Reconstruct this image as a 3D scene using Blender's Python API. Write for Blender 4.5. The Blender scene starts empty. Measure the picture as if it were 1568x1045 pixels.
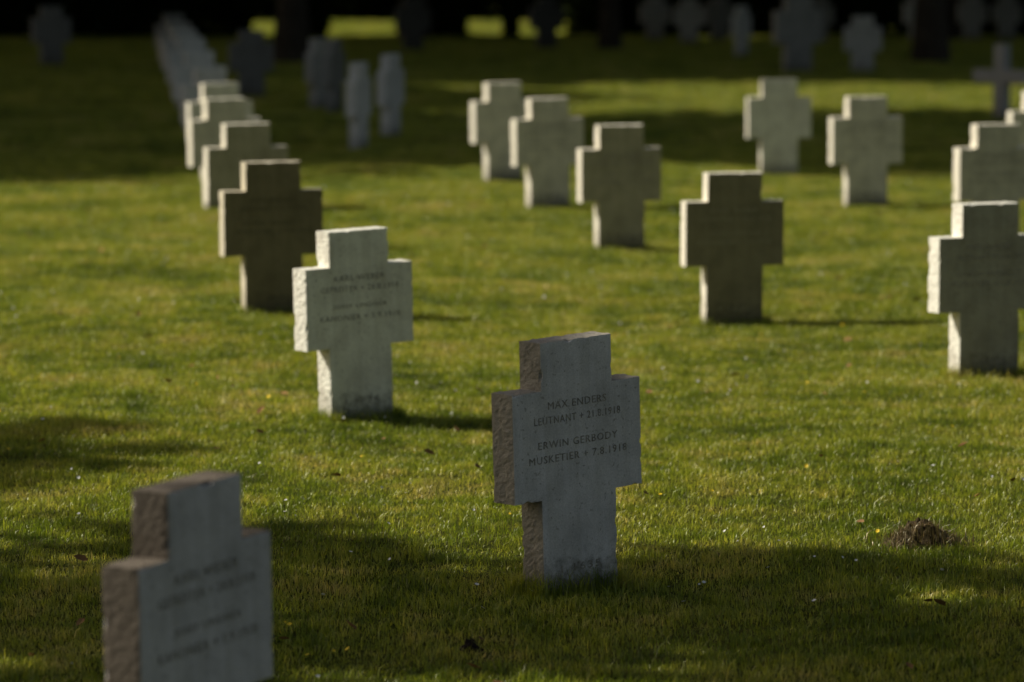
import bpy, math, random
import numpy as np
from mathutils import Vector, Matrix, noise

random.seed(7)
scene = bpy.context.scene
C = scene.collection

SUN_EL, PHI = 38.0, 15.0
T, W, H = 0.10, 0.55, 0.82

# ------------------------------------------------------------------ helpers
def gz(x, y):
    return (0.042 * noise.noise(Vector((x * 0.45, y * 0.45, 1.3)))
            + 0.014 * noise.noise(Vector((x * 1.3, y * 1.3, 7.7))))

def mesh_obj(name, verts, faces, mats, parent=None, smooth=False):
    me = bpy.data.meshes.new(name)
    me.from_pydata([tuple(v) for v in verts], [], faces)
    for m in mats: me.materials.append(m)
    if smooth:
        me.polygons.foreach_set('use_smooth', [True] * len(me.polygons))
    ob = bpy.data.objects.new(name, me)
    C.objects.link(ob)
    if parent: ob.parent = parent
    return ob

def np_mesh(name, V, F, mat, smooth=False):
    """V (n,3), F (m,k) all faces same size"""
    me = bpy.data.meshes.new(name)
    n, m, k = len(V), len(F), F.shape[1]
    me.vertices.add(n); me.vertices.foreach_set('co', V.astype(np.float32).ravel())
    me.loops.add(m * k); me.loops.foreach_set('vertex_index', F.astype(np.int32).ravel())
    me.polygons.add(m)
    me.polygons.foreach_set('loop_start', np.arange(0, m * k, k, dtype=np.int32))
    me.polygons.foreach_set('loop_total', np.full(m, k, dtype=np.int32))
    me.update(calc_edges=True); me.validate()
    me.materials.append(mat)
    return me

def empty(name, loc=(0, 0, 0)):
    e = bpy.data.objects.new(name, None); e.location = loc
    e.empty_display_size = 0.3
    C.objects.link(e); return e

# ------------------------------------------------------------------ materials
def newmat(name):
    m = bpy.data.materials.new(name); m.use_nodes = True
    nt = m.node_tree; nt.nodes.clear()
    out = nt.nodes.new('ShaderNodeOutputMaterial')
    return m, nt, out

def nnode(nt, scale, detail=4, rough=0.55, vec=None):
    n = nt.nodes.new('ShaderNodeTexNoise'); n.inputs['Scale'].default_value = scale
    n.inputs['Detail'].default_value = detail; n.inputs['Roughness'].default_value = rough
    if vec is not None: nt.links.new(vec, n.inputs['Vector'])
    return n

def ramp(nt, fac, stops):
    r = nt.nodes.new('ShaderNodeValToRGB')
    el = r.color_ramp.elements
    while len(el) < len(stops): el.new(0.5)
    for e, (p, c) in zip(el, stops):
        e.position = p; e.color = (c[0], c[1], c[2], 1)
    nt.links.new(fac, r.inputs['Fac']); return r

def mix(nt, a, b, fac, mode='MIX'):
    m = nt.nodes.new('ShaderNodeMix'); m.data_type = 'RGBA'; m.blend_type = mode
    for s, v in (('A', a), ('B', b)):
        sock = [i for i in m.inputs if i.name == s and i.type == 'RGBA'][0]
        if isinstance(v, tuple): sock.default_value = (v[0], v[1], v[2], 1)
        else: nt.links.new(v, sock)
    f = m.inputs[0]
    if isinstance(fac, (int, float)): f.default_value = fac
    else: nt.links.new(fac, f)
    return [o for o in m.outputs if o.type == 'RGBA'][0]

def stone_mat(name, col, rough_side=False, moss=0.7, bump=0.6):
    m, nt, out = newmat(name)
    b = nt.nodes.new('ShaderNodeBsdfPrincipled')
    tc = nt.nodes.new('ShaderNodeTexCoord'); v = tc.outputs['Object']
    n1 = nnode(nt, 7, 6, 0.65, v)
    d = tuple(c * 0.80 for c in col); l = tuple(min(1, c * 1.14) for c in col)
    r1 = ramp(nt, n1.outputs['Fac'], [(0.32, d), (0.68, l)])
    n2 = nnode(nt, 160, 3, 0.7, v)
    r2 = ramp(nt, n2.outputs['Fac'], [(0.3, (0.80, 0.80, 0.80)), (0.7, (1.12, 1.12, 1.12))])
    c1 = mix(nt, r1.outputs['Color'], r2.outputs['Color'], 1.0, 'MULTIPLY')
    mp = nt.nodes.new('ShaderNodeMapping'); mp.inputs['Scale'].default_value = (26, 26, 2.2)
    nt.links.new(v, mp.inputs['Vector'])
    n3 = nnode(nt, 1.0, 4, 0.6, mp.outputs['Vector'])
    r3 = ramp(nt, n3.outputs['Fac'], [(0.35, (0.78, 0.77, 0.72)), (0.6, (1, 1, 1))])
    c2 = mix(nt, c1, r3.outputs['Color'], 0.15 if rough_side else 0.6, 'MULTIPLY')
    n4 = nnode(nt, 75, 2, 0.5, v)
    r4 = ramp(nt, n4.outputs['Fac'], [(0.28, (0.55, 0.52, 0.48)), (0.37, (1, 1, 1))])
    c2 = mix(nt, c2, r4.outputs['Color'], 0.8, 'MULTIPLY')
    sep = nt.nodes.new('ShaderNodeSeparateXYZ'); nt.links.new(v, sep.inputs[0])
    n5 = nnode(nt, 22, 6, 0.75, v)
    ad = nt.nodes.new('ShaderNodeMath'); ad.operation = 'MULTIPLY_ADD'
    nt.links.new(n5.outputs['Fac'], ad.inputs[0]); ad.inputs[1].default_value = -0.32
    nt.links.new(sep.outputs['Z'], ad.inputs[2])
    mr = nt.nodes.new('ShaderNodeMapRange'); nt.links.new(ad.outputs[0], mr.inputs['Value'])
    mr.inputs['From Min'].default_value = -0.13; mr.inputs['From Max'].default_value = -0.03
    mr.inputs['To Min'].default_value = moss; mr.inputs['To Max'].default_value = 0.0
    c3 = mix(nt, c2, (0.10, 0.09, 0.055), mr.outputs['Result'])
    nt.links.new(c3, b.inputs['Base Color'])
    b.inputs['Roughness'].default_value = 0.9
    b.inputs['Specular IOR Level'].default_value = 0.2
    bp = nt.nodes.new('ShaderNodeBump')
    nb = nnode(nt, 60 if rough_side else 220, 6, 0.75, v)
    nt.links.new(nb.outputs['Fac'], bp.inputs['Height'])
    bp.inputs['Strength'].default_value = bump if rough_side else 0.4
    bp.inputs['Distance'].default_value = 0.008 if rough_side else 0.002
    nt.links.new(bp.outputs[0], b.inputs['Normal'])
    nt.links.new(b.outputs[0], out.inputs[0])
    return m

def foliage_mat(name, stops, trans=0.35, scale=0.5, fine=9.0, gloss=0.08):
    m, nt, out = newmat(name)
    g = nt.nodes.new('ShaderNodeNewGeometry')
    n1 = nnode(nt, scale, 5, 0.65, g.outputs['Position'])
    n2 = nnode(nt, fine, 4, 0.7, g.outputs['Position'])
    a = nt.nodes.new('ShaderNodeMath'); a.operation = 'MULTIPLY_ADD'
    nt.links.new(n2.outputs['Fac'], a.inputs[0]); a.inputs[1].default_value = 0.5
    s = nt.nodes.new('ShaderNodeMath'); s.operation = 'MULTIPLY'
    nt.links.new(n1.outputs['Fac'], s.inputs[0]); s.inputs[1].default_value = 0.5
    nt.links.new(s.outputs[0], a.inputs[2])
    r = ramp(nt, a.outputs[0], stops)
    r2 = ramp(nt, g.outputs['Random Per Island'], [(0.0, (0.55, 0.6, 0.55)), (0.85, (1.15, 1.12, 1.0)), (1.0, (1.7, 1.45, 1.5))])
    c = mix(nt, r.outputs['Color'], r2.outputs['Color'], 1.0, 'MULTIPLY')
    d = nt.nodes.new('ShaderNodeBsdfDiffuse'); nt.links.new(c, d.inputs['Color'])
    t = nt.nodes.new('ShaderNodeBsdfTranslucent')
    ct = mix(nt, c, (1.1, 1.12, 0.65), 1.0, 'MULTIPLY'); nt.links.new(ct, t.inputs['Color'])
    ms = nt.nodes.new('ShaderNodeMixShader'); ms.inputs[0].default_value = trans
    nt.links.new(d.outputs[0], ms.inputs[1]); nt.links.new(t.outputs[0], ms.inputs[2])
    if gloss > 0:
        gl = nt.nodes.new('ShaderNodeBsdfGlossy'); gl.inputs['Roughness'].default_value = 0.4
        gl.inputs['Color'].default_value = (0.9, 0.9, 0.75, 1)
        m2 = nt.nodes.new('ShaderNodeMixShader'); m2.inputs[0].default_value = gloss
        nt.links.new(ms.outputs[0], m2.inputs[1]); nt.links.new(gl.outputs[0], m2.inputs[2])
        nt.links.new(m2.outputs[0], out.inputs[0])
    else:
        nt.links.new(ms.outputs[0], out.inputs[0])
    return m

def plain_mat(name, col, rough=0.9, nscale=20, var=0.35, bump=0.0):
    m, nt, out = newmat(name)
    b = nt.nodes.new('ShaderNodeBsdfPrincipled')
    g = nt.nodes.new('ShaderNodeNewGeometry')
    n = nnode(nt, nscale, 5, 0.6, g.outputs['Position'])
    r = ramp(nt, n.outputs['Fac'], [(0.3, tuple(c * (1 - var) for c in col)), (0.7, tuple(c * (1 + var) for c in col))])
    nt.links.new(r.outputs['Color'], b.inputs['Base Color'])
    b.inputs['Roughness'].default_value = rough
    b.inputs['Specular IOR Level'].default_value = 0.2
    if bump:
        bp = nt.nodes.new('ShaderNodeBump'); bp.inputs['Distance'].default_value = bump
        nt.links.new(n.outputs['Fac'], bp.inputs['Height']); nt.links.new(bp.outputs[0], b.inputs['Normal'])
    nt.links.new(b.outputs[0], out.inputs[0])
    return m

M_GRASS = foliage_mat('grass_blades', [(0.37, (0.075, 0.12, 0.012)), (0.45, (0.22, 0.285, 0.028)),
                                       (0.53, (0.40, 0.425, 0.058)), (0.62, (0.58, 0.49, 0.17))], 0.45, 1.1, 4.5, 0.045)
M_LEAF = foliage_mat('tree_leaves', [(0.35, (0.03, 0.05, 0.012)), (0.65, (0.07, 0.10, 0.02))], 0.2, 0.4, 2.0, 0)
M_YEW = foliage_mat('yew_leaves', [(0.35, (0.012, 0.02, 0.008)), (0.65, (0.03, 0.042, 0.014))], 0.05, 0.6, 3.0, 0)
M_BARK = plain_mat('bark', (0.05, 0.04, 0.03), 0.95, 6, 0.4, 0.03)
M_SOIL = plain_mat('soil', (0.07, 0.05, 0.028), 1.0, 30, 0.5, 0.01)
M_LETTER = plain_mat('letter_shade', (0.31, 0.28, 0.24), 0.95, 70, 0.6)  # letters stand proud; dark tone paints in the shade of carved strokes
M_LETTER_DK = plain_mat('letter_shade_dark', (0.13, 0.12, 0.07), 0.95, 60, 0.35)  # same painted carving shade, for a dark olive face
M_LETTER_D = plain_mat('letter_pale', (0.36, 0.33, 0.22), 0.95, 60, 0.35)

# ------------------------------------------------------------------ ground
def build_ground():
    xs = list(np.arange(-18, 18.01, 0.4)); ys = list(np.arange(4, 96.01, 0.4))
    xs = [-900, -400, -150, -60, -30] + xs + [30, 60, 150, 400, 900]
    ys = [-300, -100, -30, -8] + ys + [110, 140, 200, 400, 1200]
    V = [(x, y, gz(x, y) - 0.002) for y in ys for x in xs]
    nx = len(xs)
    F = [(j * nx + i, j * nx + i + 1, (j + 1) * nx + i + 1, (j + 1) * nx + i) for j in range(len(ys) - 1) for i in range(nx - 1)]
    m, nt, out = newmat('lawn_ground')
    b = nt.nodes.new('ShaderNodeBsdfPrincipled'); g = nt.nodes.new('ShaderNodeNewGeometry')
    n1 = nnode(nt, 0.7, 5, 0.65, g.outputs['Position']); n2 = nnode(nt, 25, 6, 0.75, g.outputs['Position'])
    r = ramp(nt, n1.outputs['Fac'], [(0.35, (0.05, 0.065, 0.01)), (0.65, (0.11, 0.11, 0.025))])
    r2 = ramp(nt, n2.outputs['Fac'], [(0.3, (0.5, 0.5, 0.5)), (0.7, (1.3, 1.3, 1.3))])
    nt.links.new(mix(nt, r.outputs['Color'], r2.outputs['Color'], 1.0, 'MULTIPLY'), b.inputs['Base Color'])
    b.inputs['Roughness'].default_value = 1.0; b.inputs['Specular IOR Level'].default_value = 0.05
    bp = nt.nodes.new('ShaderNodeBump'); bp.inputs['Distance'].default_value = 0.03
    nt.links.new(n2.outputs['Fac'], bp.inputs['Height']); nt.links.new(bp.outputs[0], b.inputs['Normal'])
    nt.links.new(b.outputs[0], out.inputs[0])
    mesh_obj('ground', V, F, [m], smooth=True)
build_ground()

# ------------------------------------------------------------------ grass
def blades(P, L, Wd, rng, lean=0.5):
    n = len(P)
    az = rng.uniform(0, 2 * np.pi, n); fa = rng.uniform(0, 2 * np.pi, n)
    ln = rng.uniform(0.05, lean, n) ** 1.0 * 1.4
    d = np.stack([np.cos(az), np.sin(az), np.zeros(n)], 1)
    s = np.stack([np.cos(fa), np.sin(fa), np.zeros(n)], 1) * (Wd[:, None] * 0.5)
    up = np.array([0, 0, 1.0])
    mid = P + (d * (ln * 0.25)[:, None] + up) * (L * 0.5)[:, None]
    tip = P + d * (ln * L)[:, None] + up * (L * np.sqrt(np.clip(1 - 0.45 * ln ** 2, 0.08, 1)))[:, None]
    V = np.stack([P - s, P + s, mid + s * 0.8, mid - s * 0.8, tip], 1).reshape(-1, 3)
    b = (np.arange(n) * 5)[:, None]
    F = np.concatenate([b + np.array([[0, 1, 2]]), b + np.array([[0, 2, 3]]), b + np.array([[3, 2, 4]])], 0)
    return V, F

def build_lawn():
    near, far = 14, 2
    cells = [[] for _ in range(near + far)]
    rr = random.Random(3)
    y = 8.0
    while y < 92:
        S = 0.5 if y < 36 else 1.0
        half = 0.15 * y + 2.5
        x = -math.ceil(half)
        while x < half:
            k = rr.randrange(near) if y < 36 else near + rr.randrange(far)
            cells[k].append((x + S / 2, y + S / 2)); x += S
        y += S
    for k in range(near + far):
        rng = np.random.default_rng(100 + k)
        isn = k < near
        S = 0.5 if isn else 1.0; n = 2200 if isn else 3000
        P = np.zeros((n, 3)); P[:, 0] = rng.uniform(-S / 2, S / 2, n); P[:, 1] = rng.uniform(-S / 2, S / 2, n)
        P[:, :2] += rng.normal(0, 0.02, (n, 2))
        nc = 13 if isn else 60
        cx = rng.uniform(-S / 2, S / 2, (nc, 2)); amp = rng.uniform(0.2, 1, nc)
        D = ((P[:, None, :2] - cx[None]) ** 2).sum(2)
        tuft = (amp[None] * np.exp(-D / (2 * 0.036 ** 2))).sum(1).clip(0, 1.3)
        L = rng.uniform(0.012, 0.028, n) * (1 + 1.0 * tuft)
        stray = rng.random(n) < 0.014; L[stray] *= 1.9
        Wd = rng.uniform(0.0020, 0.0040, n) * (1 if isn else 2.2)
        V, F = blades(P, L, Wd, rng, 0.85)
        me = np_mesh('grass_patch', V, F, M_GRASS)
        PV, PF = [], []
        h = S * 0.4
        for (x, y) in cells[k]:
            a = rr.choice([0, 1, 2, 3]) * math.pi / 2
            q = 0.05
            b0 = len(PV)
            sx = (gz(x + h, y) - gz(x - h, y)) / (2 * h); sy = (gz(x, y + h) - gz(x, y - h)) / (2 * h)
            for c in range(4):
                aa = a + math.pi / 4 + c * math.pi / 2
                px, py = x + q * math.cos(aa), y + q * math.sin(aa)
                PV.append((px, py, gz(x, y) - 0.003 + sx * (px - x) + sy * (py - y)))
            PF.append((b0, b0 + 1, b0 + 2, b0 + 3))
        inst = mesh_obj('lawn_grass', PV, PF, [M_GRASS])
        inst.instance_type = 'FACES'; inst.show_instancer_for_render = False; inst.show_instancer_for_viewport = False
        ch = bpy.data.objects.new('grass_patch', me); C.objects.link(ch); ch.parent = inst
build_lawn()

# ------------------------------------------------------------------ crosses
def lines(pts, step):
    out = []
    for a, b in zip(pts[:-1], pts[1:]):
        n = max(1, round((b - a) / step)); out += [a + (b - a) * i / n for i in range(n)]
    return out + [pts[-1]]

def cross_mesh(name, seed, mats, step=0.0125, layers=7, w=W, tw=0.305, sw=0.32, za=0.318, zb=0.668, h=H, t=T, rough=1.0):
    tw2, sw2, w2 = tw / 2, sw / 2, w / 2
    xs = lines(sorted({-w2, -sw2, -tw2, tw2, sw2, w2}), step)
    zs = lines([-0.2, 0.0, za, zb, h], step)
    def occ(i, j):
        if i < 0 or j < 0 or i >= len(xs) - 1 or j >= len(zs) - 1: return False
        x = abs((xs[i] + xs[i + 1]) / 2); z = (zs[j] + zs[j + 1]) / 2
        if z < za: return x < sw2
        if z < zb: return x < w2
        return x < tw2
    nrm = {}; edges = []
    for i in range(len(xs) - 1):
        for j in range(len(zs) - 1):
            if not occ(i, j): continue
            for (di, dj, a, b) in ((-1, 0, (i, j + 1), (i, j)), (1, 0, (i + 1, j), (i + 1, j + 1)),
                                   (0, -1, (i, j), (i + 1, j)), (0, 1, (i + 1, j + 1), (i, j + 1))):
                if not occ(i + di, j + dj):
                    edges.append((a, b))
                    for p in (a, b):
                        v = nrm.setdefault(p, Vector((0, 0, 0))); v += Vector((di, 0, dj))
    V, F, idx = [], [], {}
    mi = []
    so = Vector((seed * 3.7, seed * 1.9, seed * 5.3))
    def vert(i, j, k):
        inner = (i, j) not in nrm
        key = (i, j, k)
        if key in idx: return idx[key]
        x, z = xs[i], zs[j]; y = -t / 2 + t * k / layers
        p = Vector((x, y, z))
        if not inner:
            n = nrm[(i, j)].copy()
            if n.length > 0: n.normalize()
            q = p + so
            r = noise.noise(q * 9) * 0.0012 + (noise.noise(q * 45) * 0.003 + noise.noise(q * 100) * 0.003) * rough
            edge = k == 0 or k == layers
            if edge:
                c = max(0.0, noise.noise(q * 26) - 0.2) * 0.018 + 0.001
                r = r * 0.25 - c
                p.y += (1 if k == 0 else -1) * c * 0.5
            p += n * r
        V.append(p); idx[key] = len(V) - 1
        return idx[key]
    for i in range(len(xs) - 1):
        for j in range(len(zs) - 1):
            if occ(i, j):
                F.append((vert(i, j, 0), vert(i + 1, j, 0), vert(i + 1, j + 1, 0), vert(i, j + 1, 0))); mi.append(0)
                F.append((vert(i, j, layers), vert(i, j + 1, layers), vert(i + 1, j + 1, layers), vert(i + 1, j, layers))); mi.append(0)
    for a, b in edges:
        for k in range(layers):
            F.append((vert(*a, k), vert(*a, k + 1), vert(*b, k + 1), vert(*b, k))); mi.append(1)
    me = bpy.data.meshes.new(name); me.from_pydata([tuple(v) for v in V], [], F)
    for m in mats: me.materials.append(m)
    me.polygons.foreach_set('material_index', mi)
    me.update()
    return me

def text_mesh(rows, t=T):
    V, F = [], []
    for s, zc, wd, ht in rows:
        cu = bpy.data.curves.new('inscription', 'FONT'); cu.body = s; cu.size = 1; cu.extrude = 0.02
        cu.resolution_u = 2; cu.space_character = 1.15; cu.offset = 0.0
        ob = bpy.data.objects.new('tmp_text', cu); C.objects.link(ob)
        bpy.context.view_layer.update()
        dg = bpy.context.evaluated_depsgraph_get()
        me = bpy.data.meshes.new_from_object(ob.evaluated_get(dg))
        vs = [v.co.copy() for v in me.vertices]
        x0 = min(v.x for v in vs); x1 = max(v.x for v in vs); y0 = min(v.y for v in vs); y1 = max(v.y for v in vs)
        b = len(V)
        for v in vs:
            x = (v.x - (x0 + x1) / 2) / (x1 - x0) * wd
            z = zc + (v.y - (y0 + y1) / 2) / (y1 - y0) * ht
            V.append((x, -t / 2 - 0.0006 - (v.z + 0.02) * 0.02, z))
        for p in me.polygons: F.append(tuple(i + b for i in p.vertices))
        bpy.data.objects.remove(ob); bpy.data.meshes.remove(me)
    return V, F

TX = [
    text_mesh([('MAX ENDERS', .618, .25, .024), ('LEUTNANT + 21.8.1918', .572, .37, .024),
               ('ERWIN GERBODY', .494, .34, .024), ('MUSKETIER + 7.8.1918', .448, .42, .024), ('1 1635', .088, .17, .024)]),
    text_mesh([('KARL WEBER', .618, .26, .024), ('GEFREITER + 28.8.1918', .572, .40, .024),
               ('JOSEF LINDNER', .494, .28, .024), ('KANONIER + 5.9.1918', .448, .41, .024), ('1 1636', .088, .17, .024)]),
]

def stone_cross(x, y, rot, col, seed, roll=0.0, scale=1.0, text=None, fine=False, side=None, tcol=None, pitch=0.0, moss=0.7, rough=1.0, sb=0.6):
    e = empty('stone_cross_gravestone', (x, y, gz(x, y)))
    e.rotation_euler = (math.radians(pitch), math.radians(-roll), math.radians(rot)); e.scale = (scale,) * 3
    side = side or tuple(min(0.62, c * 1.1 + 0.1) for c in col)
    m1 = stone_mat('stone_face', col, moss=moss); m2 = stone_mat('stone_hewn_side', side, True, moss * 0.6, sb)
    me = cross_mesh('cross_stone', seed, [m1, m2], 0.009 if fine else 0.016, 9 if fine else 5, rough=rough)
    o = bpy.data.objects.new('cross_stone', me); C.objects.link(o); o.parent = e
    if text is not None:
        V, F = TX[text]
        mesh_obj('inscription', V, F, [tcol or M_LETTER], parent=e)
    return e

LS = (0.90, 0.84, 0.72)
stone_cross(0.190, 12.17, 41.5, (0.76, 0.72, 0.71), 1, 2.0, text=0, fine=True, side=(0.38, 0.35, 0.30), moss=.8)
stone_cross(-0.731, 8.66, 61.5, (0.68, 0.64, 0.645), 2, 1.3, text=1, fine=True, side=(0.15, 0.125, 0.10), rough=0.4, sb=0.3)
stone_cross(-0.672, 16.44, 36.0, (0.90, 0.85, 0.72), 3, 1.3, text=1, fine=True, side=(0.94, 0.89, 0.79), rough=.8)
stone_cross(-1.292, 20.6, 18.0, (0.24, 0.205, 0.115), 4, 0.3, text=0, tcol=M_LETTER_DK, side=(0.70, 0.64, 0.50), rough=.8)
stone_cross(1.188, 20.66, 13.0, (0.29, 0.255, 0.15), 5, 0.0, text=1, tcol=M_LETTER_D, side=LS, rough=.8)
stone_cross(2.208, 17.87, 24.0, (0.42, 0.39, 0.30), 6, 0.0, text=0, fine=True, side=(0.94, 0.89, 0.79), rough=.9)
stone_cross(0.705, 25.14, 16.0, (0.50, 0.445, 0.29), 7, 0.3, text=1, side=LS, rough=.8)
stone_cross(0.269, 28.75, 22.0, (0.78, 0.72, 0.56), 8, 0.5, text=0, side=LS, rough=.8)
stone_cross(-0.077, 32.2, 25.0, (0.84, 0.78, 0.62), 9, 0.5, side=LS, rough=.8)
stone_cross(2.285, 32.9, 6.0, (0.90, 0.86, 0.72), 10, 0.2, side=LS, rough=.8)
stone_cross(2.65, 28.75, 13.0, (0.80, 0.75, 0.60), 11, 0.2, text=1, side=LS, rough=.8)
stone_cross(3.17, 25.2, 18.0, (0.68, 0.63, 0.49), 12, 0.0, text=0, side=LS, rough=.8)
stone_cross(4.18, 30.3, 15.0, (0.78, 0.73, 0.58), 13, 0.0, side=LS, rough=.8)
stone_cross(-1.733, 25.05, 20.0, (0.50, 0.45, 0.30), 14, 0.3, side=LS, rough=.8)
stone_cross(-2.15, 28.75, 24.0, (0.76, 0.70, 0.55), 15, 0.5, side=LS, rough=.8)
stone_cross(-2.43, 32.0, 22.0, (0.88, 0.83, 0.70), 16, 0.5, side=LS, rough=.8)
s = 17
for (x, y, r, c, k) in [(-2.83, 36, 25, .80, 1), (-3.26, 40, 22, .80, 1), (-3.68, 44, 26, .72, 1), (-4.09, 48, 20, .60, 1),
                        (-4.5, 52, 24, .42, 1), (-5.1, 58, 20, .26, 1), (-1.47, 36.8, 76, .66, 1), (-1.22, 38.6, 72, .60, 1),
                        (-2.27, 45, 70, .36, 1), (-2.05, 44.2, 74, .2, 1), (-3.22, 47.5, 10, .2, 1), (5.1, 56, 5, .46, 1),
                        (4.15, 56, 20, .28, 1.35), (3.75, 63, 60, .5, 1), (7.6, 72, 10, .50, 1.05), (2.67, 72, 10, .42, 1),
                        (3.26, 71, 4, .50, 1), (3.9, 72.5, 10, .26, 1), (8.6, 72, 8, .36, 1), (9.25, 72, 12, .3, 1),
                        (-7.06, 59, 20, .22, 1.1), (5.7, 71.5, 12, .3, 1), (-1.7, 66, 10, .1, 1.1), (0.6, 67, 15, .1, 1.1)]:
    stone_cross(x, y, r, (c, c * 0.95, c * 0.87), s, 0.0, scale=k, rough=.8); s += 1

def slender_cross(x, y, rot):
    e = empty('slender_cross_gravestone', (x, y, gz(x, y))); e.rotation_euler[2] = math.radians(rot)
    m = stone_mat('pale_stone', (0.44, 0.42, 0.40)); m2 = stone_mat('pale_stone_side', (0.44, 0.42, 0.40), True)
    me = cross_mesh('cross_stone', 60, [m, m2], 0.02, 4, w=0.74, tw=0.14, sw=0.145, za=0.40, zb=0.54, h=0.82, t=0.12)
    o = bpy.data.objects.new('cross_stone', me); C.objects.link(o); o.parent = e
slender_cross(5.35, 42, -48)

# ------------------------------------------------------------------ foliage, trees
def leaf_quads(P, size, rng, flat=0.0):
    n = len(P)
    a = rng.normal(size=(n, 3)); a[:, 2] *= (1 - flat)
    a /= np.linalg.norm(a, axis=1)[:, None]
    b = rng.normal(size=(n, 3)); b -= (b * a).sum(1)[:, None] * a; b /= np.linalg.norm(b, axis=1)[:, None]
    sz = (size * rng.uniform(0.6, 1.3, n))[:, None]
    V = np.stack([P - a * sz, P - b * sz * 0.45, P + a * sz, P + b * sz * 0.45], 1).reshape(-1, 3)
    F = np.arange(n * 4).reshape(-1, 4)
    return V, F

def crown_data(seed, nclump, per, lsize, sd):
    rng = np.random.default_rng(seed)
    d = rng.normal(size=(nclump, 3)); d /= np.linalg.norm(d, axis=1)[:, None]
    c = d * (rng.uniform(0.15, 1.0, nclump) ** 0.5)[:, None] * 0.88
    P = (c[:, None] + rng.normal(size=(nclump, per, 3)) * (sd * rng.uniform(0.6, 1.3, nclump))[:, None, None]).reshape(-1, 3)
    V, F = leaf_quads(P, lsize, rng)
    return np_mesh('crown_leaves', V, F, M_LEAF), c
CR_OPEN = crown_data(11, 62, 120, 0.05, 0.085)
CR_DENSE = [crown_data(21, 150, 150, 0.06, 0.12), crown_data(22, 150, 150, 0.06, 0.12)]

def tube(V, F, pts, rad, seg=9):
    b = len(V); n = len(pts)
    for i, (p, r) in enumerate(zip(pts, rad)):
        d = (pts[min(i + 1, n - 1)] - pts[max(i - 1, 0)]).normalized()
        u = d.orthogonal().normalized() if i == 0 else (u - d * u.dot(d)).normalized()
        w = d.cross(u)
        for k in range(seg):
            a = 2 * math.pi * k / seg
            V.append(p + (u * math.cos(a) + w * math.sin(a)) * r * (1 + 0.08 * math.sin(3 * a + i)))
    for i in range(n - 1):
        for k in range(seg):
            F.append((b + i * seg + k, b + i * seg + (k + 1) % seg, b + (i + 1) * seg + (k + 1) % seg, b + (i + 1) * seg + k))

def tree(name, x, y, zc, r, c, crown, seed, tr=0.28):
    rr = random.Random(seed)
    e = empty(name, (x, y, gz(x, y)))
    me, cl = crown
    o = bpy.data.objects.new('crown_leaves', me); C.objects.link(o); o.parent = e
    o.location = (0, 0, zc); o.scale = (r, r, c); o.rotation_euler[2] = rr.uniform(0, 6.28)
    R = Matrix.Rotation(o.rotation_euler[2], 3, 'Z')
    V, F = [], []
    top = zc + c * 0.3
    pts = [Vector((0.15 * math.sin(i * 1.3 + seed) * (i / 8), 0.15 * math.cos(i * 1.7 + seed) * (i / 8), -0.2 + top * i / 8)) for i in range(9)]
    tube(V, F, pts, [tr * (1.5 if i == 0 else 1.0 - 0.09 * i) for i in range(9)], 12)
    ids = list(range(len(cl))); rr.shuffle(ids)
    for q in ids[:16]:
        tgt = R @ Vector((cl[q][0] * r, cl[q][1] * r, cl[q][2] * c)); tgt.z += zc
        k = rr.choice([4, 5, 6, 7]); st = pts[k]
        if tgt.z < st.z: st = pts[4]
        mid = st.lerp(tgt, 0.5) + Vector((0, 0, 0.12 * r))
        tube(V, F, [st, st.lerp(mid, .5) + Vector((rr.uniform(-.1, .1), rr.uniform(-.1, .1), 0)), mid, mid.lerp(tgt, .6), tgt], [tr * .38, tr * .3, tr * .2, tr * .12, tr * .04], 7)
    mesh_obj('trunk_and_limbs', V, F, [M_BARK], parent=e, smooth=True)

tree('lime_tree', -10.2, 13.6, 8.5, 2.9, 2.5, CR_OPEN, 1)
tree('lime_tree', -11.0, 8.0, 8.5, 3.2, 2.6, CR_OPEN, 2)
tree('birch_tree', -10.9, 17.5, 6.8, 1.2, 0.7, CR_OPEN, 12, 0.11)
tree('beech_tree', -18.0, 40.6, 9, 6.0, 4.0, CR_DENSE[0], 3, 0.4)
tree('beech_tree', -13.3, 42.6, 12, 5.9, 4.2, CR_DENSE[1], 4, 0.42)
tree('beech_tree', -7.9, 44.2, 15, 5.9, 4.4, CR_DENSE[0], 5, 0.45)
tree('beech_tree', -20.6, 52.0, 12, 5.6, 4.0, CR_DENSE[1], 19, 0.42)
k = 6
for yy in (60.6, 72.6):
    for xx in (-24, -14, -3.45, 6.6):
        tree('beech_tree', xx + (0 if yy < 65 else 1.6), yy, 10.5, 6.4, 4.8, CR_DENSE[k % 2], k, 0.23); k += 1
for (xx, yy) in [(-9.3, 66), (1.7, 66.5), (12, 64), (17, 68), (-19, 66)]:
    tree('beech_tree', xx, yy, 9.0, 5.6, 4.8, CR_DENSE[k % 2], k, 0.16); k += 1

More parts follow.
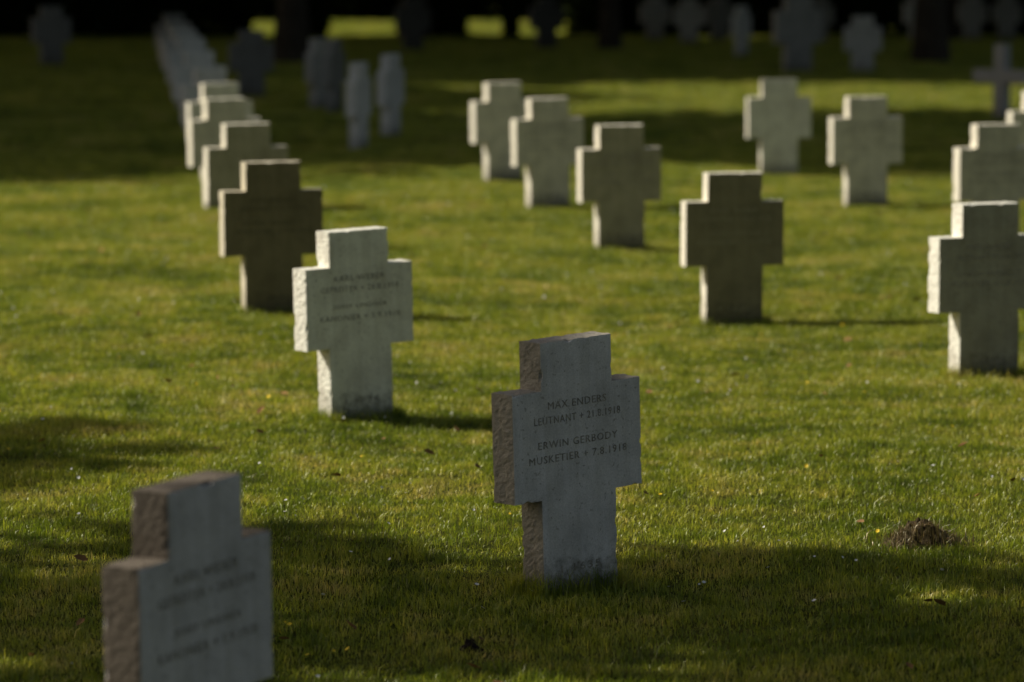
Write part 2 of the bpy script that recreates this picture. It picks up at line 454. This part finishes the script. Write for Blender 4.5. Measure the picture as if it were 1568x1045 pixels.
def hedge(name, x0, x1, y0, y1, h, n, seed, size=0.13):
    rng = np.random.default_rng(seed)
    P = np.stack([rng.uniform(x0, x1, n), rng.uniform(y0, y1, n), rng.uniform(0, 1, n) ** 0.9 * h], 1)
    P[:, 2] *= 1 + 0.12 * np.sin(P[:, 0] * 1.9 + seed) + 0.06 * np.sin(P[:, 0] * 5.1)
    P[:, 1] += 0.2 * np.sin(P[:, 0] * 2.3 + P[:, 2])
    V, F = leaf_quads(P, size, rng)
    e = empty(name)
    o = bpy.data.objects.new('hedge_leaves', np_mesh('hedge_leaves', V, F, M_YEW)); C.objects.link(o); o.parent = e
    V, F = [], []
    x = x0 + 0.3
    while x < x1:
        tube(V, F, [Vector((x, (y0 + y1) / 2, -0.1)), Vector((x + .1, (y0 + y1) / 2, h * .5)), Vector((x + .25, (y0 + y1) / 2 + .1, h * .85))], [.06, .045, .015], 6); x += 0.7
    mesh_obj('stems', V, F, [M_BARK], parent=e)
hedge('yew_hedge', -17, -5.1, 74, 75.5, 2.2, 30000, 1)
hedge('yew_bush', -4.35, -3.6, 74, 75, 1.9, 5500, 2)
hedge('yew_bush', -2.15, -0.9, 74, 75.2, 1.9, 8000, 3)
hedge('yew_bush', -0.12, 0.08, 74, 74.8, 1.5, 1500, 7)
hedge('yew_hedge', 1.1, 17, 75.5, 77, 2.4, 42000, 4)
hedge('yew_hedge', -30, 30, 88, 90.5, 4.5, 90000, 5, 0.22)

# ------------------------------------------------------------------ small things on the lawn
rng = np.random.default_rng(5)
def disc_mesh(name, pts, r, mat, seg=7, tilt=0.5, zoff=0.03):
    V, F = [], []
    for (x, y) in pts:
        b = len(V); rr = r * rng.uniform(0.6, 1.2)
        n = Vector((rng.normal() * tilt, rng.normal() * tilt - 0.3, 1)).normalized(); u = n.orthogonal().normalized(); w = n.cross(u)
        c = Vector((x, y, gz(x, y) + zoff * rng.uniform(0.8, 1.3)))
        V.append(c)
        for k in range(seg * 2):
            a = math.pi * k / seg; q = rr * (1.0 if k % 2 == 0 else 0.62)
            V.append(c + (u * math.cos(a) + w * math.sin(a)) * q + n * 0.002)
        for k in range(seg * 2): F.append((b, b + 1 + k, b + 1 + (k + 1) % (seg * 2)))
    mesh_obj(name, V, F, [mat])
def scatter(n, y0=9.0, y1=32.0, clump=0):
    out = []
    while len(out) < n:
        y = rng.uniform(y0, y1); x = rng.uniform(-0.17 * y, 0.17 * y)
        if noise.noise(Vector((x * 0.9, y * 0.6, clump))) > -0.05: out.append((x, y))
    return out
disc_mesh('daisies', scatter(420), 0.0075, plain_mat('daisy_petals', (0.78, 0.78, 0.76), 0.7, 50, 0.1))
disc_mesh('buttercups', scatter(110, clump=9), 0.009, plain_mat('buttercup_petals', (0.80, 0.58, 0.03), 0.5, 50, 0.1))

def fallen(n):
    V, F = [], []
    for (x, y) in scatter(n, clump=4):
        b = len(V); L = rng.uniform(0.012, 0.030); a = rng.uniform(0, 6.28)
        R = Matrix.Rotation(a, 3, 'Z') @ Matrix.Rotation(rng.uniform(-.7, .7), 3, 'X') @ Matrix.Rotation(rng.uniform(-.5, .5), 3, 'Y')
        c = Vector((x, y, gz(x, y) + 0.028))
        for (u, w, z) in ((-1, 0, 0), (-.4, -.5, .15), (.4, -.45, .15), (1.1, 0, .1), (.4, .45, .2), (-.4, .5, .2), (0, 0, -.1)):
            V.append(c + R @ Vector((u, w, z)) * L)
        for k in range(6): F.append((b + 6, b + k, b + (k + 1) % 6))
    mesh_obj('fallen_leaves', V, F, [plain_mat('dead_leaf', (0.24, 0.13, 0.05), 0.8, 3, 0.5)])
fallen(170)

def tufts(name, spots, mat, seed):
    rg = np.random.default_rng(seed); P = []; L = []
    for (x, y, sx, sy, ang, n, ln) in spots:
        u = rg.uniform(-1, 1, (n, 2))
        u *= (1 / np.maximum(np.abs(u).max(1), 1e-3) * rg.uniform(0.92, 1.2, n))[:, None]
        ca, sa = math.cos(ang), math.sin(ang)
        px = x + u[:, 0] * sx * ca - u[:, 1] * sy * sa; py = y + u[:, 0] * sx * sa + u[:, 1] * sy * ca
        P.append(np.stack([px, py, np.array([gz(a, b) for a, b in zip(px, py)])], 1)); L.append(rg.uniform(0.4, 1.2, n) * ln)
    for (x, y, r, n, ln) in [(-.25, 11.9, .35, 600, .055), (.5, 12.3, .3, 400, .055), (1.9, 12.0, .5, 500, .045), (1.0, 12.7, .4, 300, .05),
                             (-1.0, 13.0, .6, 400, .045), (1.7, 16.4, .3, 260, .055), (2.1, 17.6, .3, 260, .06), (.1, 15.2, .7, 400, .045), (-.3, 10.9, .7, 500, .05),
                             (.9, 11.2, .5, 400, .05), (-1.6, 17.5, .5, 300, .05), (1.3, 18.6, .6, 300, .05), (-.1, 19.5, .7, 300, .05)]:
        px = x + rg.normal(0, r, n); py = y + rg.normal(0, r, n)
        P.append(np.stack([px, py, np.array([gz(a, b) for a, b in zip(px, py)])], 1)); L.append(rg.uniform(0.5, 1.2, n) * ln)
    P = np.concatenate(P); L = np.concatenate(L)
    V, F = blades(P, L, rg.uniform(0.0022, 0.004, len(P)), rg, 0.7)
    o = bpy.data.objects.new(name, np_mesh(name, V, F, mat)); C.objects.link(o)
sp = [(x, y, 0.18, 0.075, math.radians(a), n, l) for (x, y, a, n, l) in
      [(0.19, 12.17, 41.5, 1000, .085), (-0.731, 8.66, 61.5, 500, .05), (-.672, 16.44, 36, 800, .06), (-1.292, 20.6, 18, 600, .055),
       (1.188, 20.66, 13, 600, .055), (2.208, 17.87, 24, 700, .07), (.705, 25.14, 16, 400, .05)]]
tufts('long_grass', sp, M_GRASS, 9)

def molehill(name, x, y, r, h, mat, seed, straw=None):
    V, F = [], []
    n, m = 28, 12
    V.append(Vector((x, y, gz(x, y) + h)))
    for j in range(1, m + 1):
        for i in range(n):
            a = 2 * math.pi * i / n; q = r * j / m * (1 + 0.18 * noise.noise(Vector((math.cos(a) * 1.5, math.sin(a) * 1.5, seed))))
            z = h * (math.cos(math.pi * j / m) * .5 + .5)
            p = Vector((x + q * math.cos(a), y + q * math.sin(a) * .8, 0)); nn = noise.noise(p * 45) * h * .35 + noise.noise(p * 110) * h * .25
            V.append(p + Vector((0, 0, gz(x, y) + z + (nn if j < m else -0.02))))
    for i in range(n): F.append((0, 1 + i, 1 + (i + 1) % n))
    for j in range(m - 1):
        for i in range(n): F.append((1 + j * n + i, 1 + (j + 1) * n + i, 1 + (j + 1) * n + (i + 1) % n, 1 + j * n + (i + 1) % n))
    mesh_obj(name, V, F, [mat])
molehill('molehill', 1.41, 13.08, 0.14, 0.08, M_SOIL, 2)
M_STRAW = foliage_mat('dry_grass', [(0.35, (0.12, 0.09, 0.04)), (0.65, (0.28, 0.21, 0.10))], 0.2, 2, 20)
rg = np.random.default_rng(3); n = 600
P = np.stack([1.41 + rg.normal(0, .085, n), 13.04 + rg.normal(0, .07, n), np.zeros(n)], 1)
P[:, 2] = gz(1.41, 13.08) + 0.055 * np.exp(-((P[:, 0] - 1.41) ** 2 + (P[:, 1] - 13.06) ** 2) / .012)
V, F = blades(P, rg.uniform(.02, .05, n), rg.uniform(.002, .004, n), rg, 1.0)
o = bpy.data.objects.new('dry_grass_clump', np_mesh('dry_grass_clump', V, F, M_STRAW)); C.objects.link(o)
molehill('soil_clod', -0.123, 11.15, 0.045, 0.04, plain_mat('dark_soil', (0.015, 0.01, 0.008), 1, 40, .4), 5)

# ------------------------------------------------------------------ light
el, ph = math.radians(SUN_EL), math.radians(PHI)
to_sun = Vector((-math.cos(ph) * math.cos(el), math.sin(ph) * math.cos(el), math.sin(el)))
sl = bpy.data.lights.new('sun', 'SUN'); sl.energy = 5.0; sl.angle = math.radians(0.53); sl.color = (1.0, 0.93, 0.78)
so = bpy.data.objects.new('sun', sl); so.rotation_euler = (-to_sun).to_track_quat('-Z', 'Y').to_euler(); so.location = (-20, 10, 30)
C.objects.link(so)
w = bpy.data.worlds.new('World'); scene.world = w; w.use_nodes = True
nt = w.node_tree; bg = nt.nodes['Background']
sky = nt.nodes.new('ShaderNodeTexSky'); sky.sky_type = 'NISHITA'; sky.sun_disc = False
sky.sun_elevation = el; sky.sun_rotation = math.radians(-(90 - PHI))
sky.dust_density = 3.0; sky.ozone_density = 0.3
# slightly hazy sky: whiter than a clean blue one
haze = mix(nt, sky.outputs[0], (1.0, 0.93, 0.80), 1.0, 'MULTIPLY')
nt.links.new(haze, bg.inputs[0]); bg.inputs[1].default_value = 0.059

# ------------------------------------------------------------------ camera
cam = bpy.data.cameras.new('camera'); cam.lens = 135; cam.sensor_width = 36; cam.clip_end = 3000; cam.clip_start = 0.1
cam.dof.use_dof = True; cam.dof.focus_distance = 12.6; cam.dof.aperture_fstop = 2.6; cam.dof.aperture_blades = 9
co = bpy.data.objects.new('camera', cam); co.location = (0, 0, 2.09); co.rotation_euler = (math.radians(90 - 6.135), 0, 0)
C.objects.link(co); scene.camera = co
scene.view_settings.view_transform = 'Standard'; scene.view_settings.look = 'None'; scene.view_settings.exposure = 0
